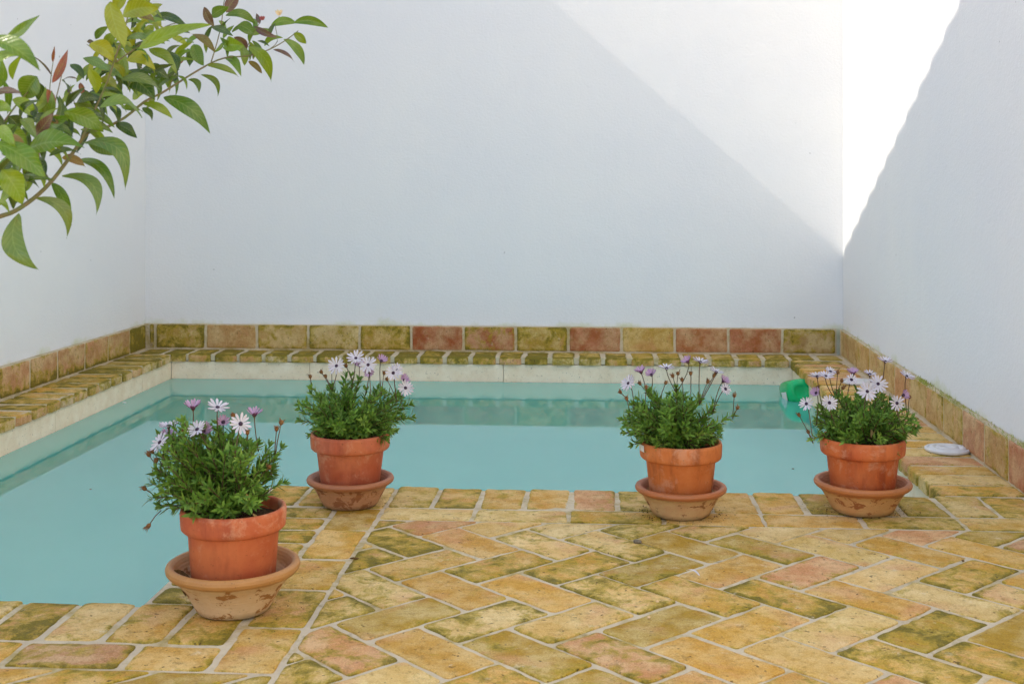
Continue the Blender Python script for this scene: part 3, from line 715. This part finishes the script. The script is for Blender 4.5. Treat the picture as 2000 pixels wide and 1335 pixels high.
# ------------------------------------------------------------------ skimmer lids
def lid(x, y, r, label):
    m = MB(); m.lathe([(0, 0), (r*.97, 0), (r, .003), (r, .008), (r-.003, .0105), (r-.008, .0108), (r-.0095, .0070), (r-.013, .0070), (r-.0145, .0118), (r*.58, .0132), (r*.56, .0100), (r*.51, .0100), (r*.49, .0136), (.015, .0142), (.013, .0100), (0, .0100)], 64)
    for sx in (-1, 1): m.tube([(sx*.028-.005, 0, .0128), (sx*.028+.005, 0, .0128)], .002, 6)
    o = m.build('skimmer_lid', M['white_plastic']); o.location = (x, y, .0022); tag(o, label, 'lid', 'white skimmer lids on the right coping')
lid(1.092, 3.885, .068, 'white round plastic lid on the right coping, nearer the camera and fully visible')
lid(1.092, 5.19, .068, 'white round plastic lid further back on the coping, half hidden by the rightmost daisies')

# ------------------------------------------------------------------ floating green canister
bp = onz(1561, 786, ZW); bt = empty('plastic_canister', (bp.x+.012, bp.y+.02, ZW+.047), (R(-11), R(-9), R(7)))
tag(bt, 'green plastic canister floating on its side by the right end of the pool', 'canister')
m = MB(); rings = []
def octo(w_, h_, y, ch=.3):
    c_ = []; a_, b_ = w_/2, h_/2; k = min(a_, b_)*ch*1.3
    for (x, z) in ((a_, -b_+k), (a_, b_-k), (a_-k*.3, b_-k*.3), (a_-k, b_), (-a_+k, b_), (-a_+k*.3, b_-k*.3), (-a_, b_-k), (-a_, -b_+k), (-a_+k*.3, -b_+k*.3), (-a_+k, -b_), (a_-k, -b_), (a_-k*.3, -b_+k*.3)): c_.append(m.vert((x, y, z)))
    return c_
for (w_, h_, y, ch) in ((.046, .040, .009, .5), (.056, .050, .001, .5), (.060, .054, .000, .5), (.078, .070, .000, .52), (.082, .074, .002, .52), (.100, .092, .008, .55), (.104, .096, .010, .55), (.115, .107, .024, .52), (.117, .109, .034, .45), (.117, .109, .150, .36), (.108, .098, .172, .4), (.07, .06, .190, .5), (.036, .036, .198, .6), (.034, .034, .206, .6)): rings.append(octo(w_, h_, y, ch))
for a_, b_ in zip(rings, rings[1:]):
    for j in range(12): m.face(a_[j], b_[j], b_[(j+1) % 12], a_[(j+1) % 12])
m.face(*rings[0]); m.face(*reversed(rings[-1]))
cb_ = m.build('body', M['green_plastic'], bt)
md = cb_.modifiers.new('soft', 'SUBSURF'); md.levels = 1; md.render_levels = 1
m = MB(); m.box((-.0592, .035, -.040), (-.0586, .12, .006)); m.build('label', M['paper'], bt, smooth=False)
m = MB(); m.tube([(0, .206, 0), (0, .212, 0), (0, .23, 0), (0, .234, 0)], [.021, .022, .022, .019], 24); m.build('cap', M['white_plastic'], bt)

# ------------------------------------------------------------------ small litter on the paving
def blob(name, u, v, r, mat, label, cat, group=None, sq=(1, 1, .7)):
    p = onz(u, v); m = MB(); rows = []
    for i in range(9):
        th = math.pi*i/8
        rows.append([m.vert([(r*(1+.3*mnoise.noise(Vector((math.sin(th)*math.cos(ph)*2+u, math.sin(th)*math.sin(ph)*2, math.cos(th)*2)))))*f*s_ for f, s_ in zip((math.sin(th)*math.cos(ph), math.sin(th)*math.sin(ph), math.cos(th)), sq)]) for ph in [2*math.pi*j/12 for j in range(12)]])
    for i in range(8):
        for j in range(12): m.face(rows[i][j], rows[i+1][j], rows[i+1][(j+1) % 12], rows[i][(j+1) % 12])
    o = m.build(name, mat); o.location = (p.x, p.y, r*sq[2]*.9+.001); tag(o, label, cat, group)
blob('pebble', 1245, 1062, .0075, M['pebble'], 'small grey pebble in a joint left of the middle of the paving', 'pebble', sq=(1.3, .8, .7))
blob('seed', 1284, 1177, .0034, M['seed'], 'round pale seed on the paving, the further of two', 'seed', 'pale seeds on the paving')
blob('seed', 1267, 1208, .0036, M['seed'], 'round pale seed on the paving, the nearer of two', 'seed', 'pale seeds on the paving')
blob('berry', 1881, 1097, .0032, M['dead_leaf'], 'tiny black berry on a joint near the right edge', 'berry')
blob('twig', 692, 1092, .0045, M['dead_leaf'], 'short dark twig in the joint right of the largest saucer', 'twig', sq=(2.4, .6, .5))
pt = MB(); p = onz(1340, 1117) + UP*.004; q = onz(1366, 1126) + UP*.003
leafblade(pt, p, q, .007, UP, WHITE, arch=.15, fold=.4, nl=6, nw=2, petal=True, mid=False)
tag(pt.build('fallen_petal', M['petal'], loc=p), 'fallen white petal lying on a pale brick', 'petal')

# soil and grit spilled round the three rear saucers
gr = MB(); rg = random.Random(5)
for (px_, py_), rb_, n_ in ((P2, .070, 60), (P3, .072, 230), (P4, .076, 190), (P1, .071, 60)):
    for _ in range(n_):
        an = rg.uniform(0, 6.28); rr_ = rb_ + abs(rg.gauss(0, .026)); q = Vector((px_ + rr_*math.cos(an)*1.15, py_ + rr_*math.sin(an)*.8, .0015)); s_ = rg.uniform(.0006, .0019)
        if q.y > PYF - .02 or (q.x < PXS + .02): continue
        c4 = [gr.vert(q + Vector((rg.uniform(-1, 1), rg.uniform(-1, 1), 0))*s_*1.6) for _ in range(3)] + [gr.vert(q + UP*s_*1.3)]
        for f_ in ((0, 1, 2), (0, 1, 3), (1, 2, 3), (2, 0, 3)): gr.face(*[c4[i] for i in f_])
tag(gr.build('spilled_soil', M['soil'], smooth=False), 'dark soil grains scattered round the saucers', 'soil', kind='stuff')
for (u_, v_, r_b, mt, nm, lb) in ((243, 786, .006, 'paper', 'floating_petal', 'pale petal floating near the left pool wall'), (177, 955, .0028, 'dead_leaf', 'floating_seed', 'dark speck floating in the left part of the water'), (1549, 915, .0032, 'dead_leaf', 'floating_seed', 'dark speck floating between the two right pots')):
    p = onz(u_, v_, ZW); m = MB()
    for i in range(5):
        ring = [m.vert((r_b*math.sin(math.pi*i/4)*math.cos(j*.785)*1.5, r_b*math.sin(math.pi*i/4)*math.sin(j*.785), r_b*.4*math.cos(math.pi*i/4))) for j in range(8)]
        if i: [m.face(last[j], ring[j], ring[(j+1) % 8], last[(j+1) % 8]) for j in range(8)]
        last = ring
    o = m.build(nm, M[mt]); o.location = (p.x, p.y, ZW + r_b*.15); tag(o, lb, 'petal' if nm.endswith('petal') else 'seed')

# ------------------------------------------------------------------ lemon tree reaching in from the left
tree = empty('lemon_tree', (-2.0, .9, 0)); tag(tree, 'lemon tree branch with green and reddish leaves reaching in at upper left', 'tree')
def lp(x, y, dz=0.0):                  # place along the branch: deeper towards its tip
    u, v = x/2.473, y/2.473; return at(u, v, 1.62 + .95*max(-.2, u/640) + dz)
fb_ = MB(); fol = MB()
br = [([(-330,1180),(-120,1090),(0,1045),(70,1020),(160,960),(245,880),(330,770),(385,690),(440,630),(490,625),(600,570),(700,490),(780,450),(860,400),(940,350),(1030,300),(1100,278),(1200,270),(1300,240),(1380,195),(1440,150)], 8.5, 2.2, 0),
      ([(385,690),(430,590),(480,480),(520,390),(550,300),(600,150),(630,20),(640,-60)], 4.5, 2.5, -.05),
      ([(780,450),(700,350),(640,270),(590,330),(540,300)][:3], 3, 2, .05),
      ([(1020,300),(1050,200),(1070,110),(1080,20),(1092,-30)], 2.8, 1.6, 0), ([(1180,270),(1210,190),(1255,110)], 2.4, 1.4, .03),
      ([(820,420),(850,330),(885,225)], 2.4, 1.2, 0), ([(245,880),(190,780),(200,660),(245,560),(280,440),(320,260)], 4, 1.4, .04),
      ([(245,560),(240,460),(245,380),(258,290)], 2, 1.2, .04), ([(-60,700),(40,560),(110,470),(190,400)], 4, 2, .08), ([(-140,330),(-40,220),(30,180)], 4, 2, -.15),
      ([(560,300),(660,230),(760,150),(860,110),(930,130)], 3, 1.4, -.04), ([(1300,240),(1340,200),(1330,120),(1350,80)], 2, 1.2, .02), ([(390,600),(360,500),(340,410)], 2, 1, .03), ([(540,300),(480,260),(420,215)], 2.4, 1, .0)]
for pts, r0, r1, dz in br:
    P = [lp(x, y, dz) for x, y in pts]; n = len(P); Q = []
    for i in range(n-1):
        for k in range(3):
            t = k/3; a_, b_, c_, d_ = P[max(i-1, 0)], P[i], P[i+1], P[min(i+2, n-1)]
            Q.append(.5*((2*b_) + (c_-a_)*t + (2*a_-5*b_+4*c_-d_)*t*t + (3*b_-a_-3*c_+d_)*t**3))
    Q.append(P[-1]); k = len(Q)
    fb_.tube(Q, [(r0 + (r1-r0)*i/(k-1))*.00042 for i in range(k)], 8)
root_ = lp(-330, 1180, 0)
fb_.tube([(-2.0, .9, -.003), (-1.98, .93, .3), (-1.93, 1.0, .55), (-1.6, 1.25, .62), root_ + Vector((-.05, -.02, -.005)), root_], [.035, .03, .024, .012, .006, .0045], 10)
G1, G2, G3, G4, G5 = lin(88,124,16), lin(122,150,22), lin(150,160,26), lin(46,78,20), lin(104,132,52)
RD, PU, RU = lin(138,56,42), lin(88,50,54), lin(128,98,34)
LV = [(90,1030,185,1300,120,G5,-.02,-.32),(170,955,325,1150,75,G5,0,.38),(300,850,465,1035,85,G5,0,.42),(395,690,592,890,95,G5,-.03,.48),(380,770,535,930,60,G1,.03,.25),(250,880,335,1060,60,G1,.04,.1),
(-20,690,215,850,130,G1,-.08,.1),(10,820,120,985,150,G2,-.06,.05),(140,720,372,690,135,G1,-.05,.12),(310,540,500,640,105,G1,-.04,.15),(560,600,660,665,62,G4,0,.1),(690,500,835,565,50,G2,0,.15),(790,470,1010,615,95,G1,0,.14),(690,520,735,580,42,G4,.02,.1),
(970,360,1055,470,36,G1,.03,.35),(910,385,960,450,38,G1,0,.3),(1000,315,1152,370,42,G2,-.02,.1),(1090,280,1150,345,50,G1,.03,.2),(1200,225,1292,388,72,G2,0,.28),(1200,295,1265,357,36,RU,.02,.1),(1320,240,1422,297,25,PU,0,.15),(1370,190,1487,312,52,G5,.02,.12),(1420,160,1480,212,46,G2,0,.05),(1420,110,1586,132,52,G1,0,.16),(1310,120,1440,112,50,G1,.02,.15),
(1150,120,1225,165,75,G1,0,.1),(1090,75,1240,115,56,G1,.03,.25),(1092,60,1155,-30,66,PU,-.02,.05),(985,35,1035,130,48,PU,0,-.1),(1020,80,1095,35,60,G1,.02,.05),(1080,225,1170,215,85,G2,0,.05),(1170,220,1190,312,50,G5,.02,.05),(1020,130,1110,155,44,G4,.03,.05),(935,215,985,315,72,G1,0,-.1),(905,235,925,330,52,G4,.02,.05),(925,165,1040,255,46,RU,0,.15),
(670,235,1012,115,95,G2,-.10,.06),(735,95,885,110,60,G4,.02,.15),(530,10,600,240,115,G3,-.14,-.05),(590,80,772,40,100,G3,-.12,.15),(640,60,740,90,60,RU,-.10,.05),(430,215,550,290,90,G3,-.02,.2),(460,188,517,130,42,G1,.02,.1),(610,290,750,320,85,G3,-.03,.2),(720,235,852,352,75,G2,-.02,.12),(590,350,745,470,130,G4,.04,.08),(585,385,778,430,62,G5,-.05,.22),(690,330,815,370,75,G4,.05,.1),(480,520,690,548,75,G5,-.08,.32),
(400,280,530,345,56,G5,-.06,.1),(430,330,470,460,66,G3,-.05,.1),(340,310,405,380,50,G4,.05,.1),(500,440,590,470,62,G2,-.02,.2),(60,480,190,570,95,G2,.02,.05),(180,370,105,480,125,G1,.05,.05),(190,400,225,540,66,G4,.06,0),(25,190,158,72,62,G1,-.12,-.1),(-60,190,178,312,110,G1,-.22,.1),(-30,290,70,265,60,G2,-.15,.1),
(252,400,328,238,46,RD,.0,-.06),(256,300,258,234,18,RD,.03,0),(252,370,192,272,15,PU,.04,0),(228,430,262,545,46,RD,.0,.05),(170,655,246,548,66,PU,-.05,-.05),(388,400,398,468,32,RD,.02,0),(-20,440,108,455,42,PU,-.05,.05),(105,575,165,655,66,G5,.0,.1),(0,610,135,700,85,G1,.0,.1),(55,650,125,750,62,RU,-.05,0),(110,860,230,850,60,G4,.05,.1),(255,620,350,650,62,G1,.03,.15),(370,500,475,480,56,G4,.03,.15),(540,510,575,575,56,G4,.04,0),(590,520,690,540,50,G1,.03,.1),
(430,690,550,745,100,G1,-.01,.1),(30,900,70,1015,46,G4,.05,.1),(-20,970,32,1005,42,G2,0,.1),(630,140,700,185,46,G3,0,.1),(830,180,912,222,40,G3,.02,.1),(860,312,892,268,26,RD,0,0),(1256,115,1238,66,26,PU,0,0),(1228,130,1328,168,38,PU,-.02,-.1),(300,390,330,440,50,G4,.05,.1),(250,590,300,560,50,RU,0,0),(40,560,110,640,90,G4,.06,.05),(-40,520,60,540,70,G2,.05,.1),(-40,620,60,680,80,G2,-.05,.1),(600,200,650,280,60,G3,.02,.05),(480,380,560,420,60,G3,.0,.1),(660,170,800,215,70,G2,.02,.1),
(300,760,420,800,60,RU,.03,.1),(100,930,160,870,50,G2,.03,.1),(215,640,330,560,70,G1,.04,.1),(130,560,230,610,60,G4,.06,.1),(440,560,540,600,50,G2,.04,.1),(640,480,720,430,60,G2,.05,.1),(760,430,850,370,40,G1,.04,.2),(1130,180,1200,250,50,PU,.03,.1),(740,120,700,200,50,G3,-.02,.1),(560,160,500,250,60,G2,.0,.1),(610,-40,560,60,70,G3,-.05,.1),(700,-30,640,60,70,G2,-.05,.1),(420,200,470,230,36,PU,.03,.1),(330,430,346,500,18,PU,.02,0),(300,390,360,355,18,PU,.02,0)]
def fill(n, pts, spread, ln_, cols):
    for _ in range(n):
        i = rnd.randrange(len(pts)-1); t = rnd.random(); x = pts[i][0]+(pts[i+1][0]-pts[i][0])*t; y = pts[i][1]+(pts[i+1][1]-pts[i][1])*t
        an = rnd.gauss(rnd.choice([-60, 50]), 35) * math.pi/180; L = rnd.uniform(*ln_)
        x += rnd.uniform(-spread, spread); y += rnd.uniform(-spread, spread)
        LV.append((x, y, x+math.cos(an)*L, y+math.sin(an)*L, L*rnd.uniform(.24, .36), rnd.choice(cols), rnd.uniform(-.02, .09), rnd.uniform(.02, .3)))
fill(60, [(60,700),(150,600),(260,560),(400,560),(470,450)], 70, (90, 160), [G1, G2, G4, G4, G2, G1])
fill(44, [(430,450),(520,340),(600,260),(660,200)], 70, (90, 150), [G1, G2, G3, G4])
fill(14, [(560,180),(620,60),(720,0)], 60, (90, 150), [G3, G2, G3])
fill(24, [(700,420),(800,330),(900,220)], 60, (70, 120), [G1, G2, G4])
fill(20, [(1000,170),(1100,180),(1200,180),(1280,200)], 40, (60, 100), [G1, G2, G4, G1])
fill(26, [(-60,900),(60,800),(200,760)], 60, (110, 170), [G1, G2, G4])
fill(10, [(-80,560),(0,480),(60,420)], 60, (90, 150), [G1, G2, PU])
for (bx, by, tx, ty, wd, c, dz, ar) in LV:
    k = rnd.uniform(-.035, .035); B = lp(bx, by, dz); T = lp(tx, ty, dz + k); T = at(tx/2.473, ty/2.473, B.y + k)
    view = ((B+T)/2 - CAM).normalized(); ax = (T-B).normalized(); sc = B.y / ray(bx/2.473, by/2.473).y / F / 2.473
    pp = ax.cross(view).normalized()                     # lies across the leaf, towards upper right for rightward leaves
    if pp.z < 0 and abs(ax.x) > .3: pp = -pp
    elif abs(ax.x) <= .3 and pp.x < 0: pp = -pp
    nrm = (-view + UP*rnd.uniform(.1, .7) + Vector((rnd.uniform(-.4, .4), 0, 0))).normalized()
    leafblade(fol, B, T, wd*sc*.85, nrm, vary(c, .26), arch=ar*.8, archdir=(pp*.9 - view*rnd.uniform(-.3, .5)), fold=rnd.uniform(.1, .55), nl=14, nw=4, wave=.06, twist=rnd.uniform(-1.1, 1.1), curl=rnd.uniform(-.05, .3))
tb = fb_.build('trunk', M['bark'], loc=tree.location); tb.parent = tree; tb.location = (0, 0, 0)
fo = fol.build('foliage', M['leaf'], loc=tree.location); fo.parent = tree; fo.location = (0, 0, 0)
# blossom and buds near the tip
for (x, y, c, k) in ((1350, 75, lin(236, 214, 176), 1), (1268, 98, lin(176, 84, 96), .7)):
    m = MB(); P = lp(x, y)
    for q in range(6):
        an = q*1.05; d = Vector((math.cos(an)*.6, rnd.uniform(-.4, .2), .7+.4*math.sin(an))).normalized(); leafblade(m, P, P + d*.013*k, .006, Vector((0, -1, .3)), vary(c, .1), arch=.1, fold=.4, nl=4, nw=1, mid=False)
    o = m.build('blossom', M['petal'], loc=P); o.parent = tree; o.matrix_parent_inverse = Matrix.Translation(-Vector(tree.location))
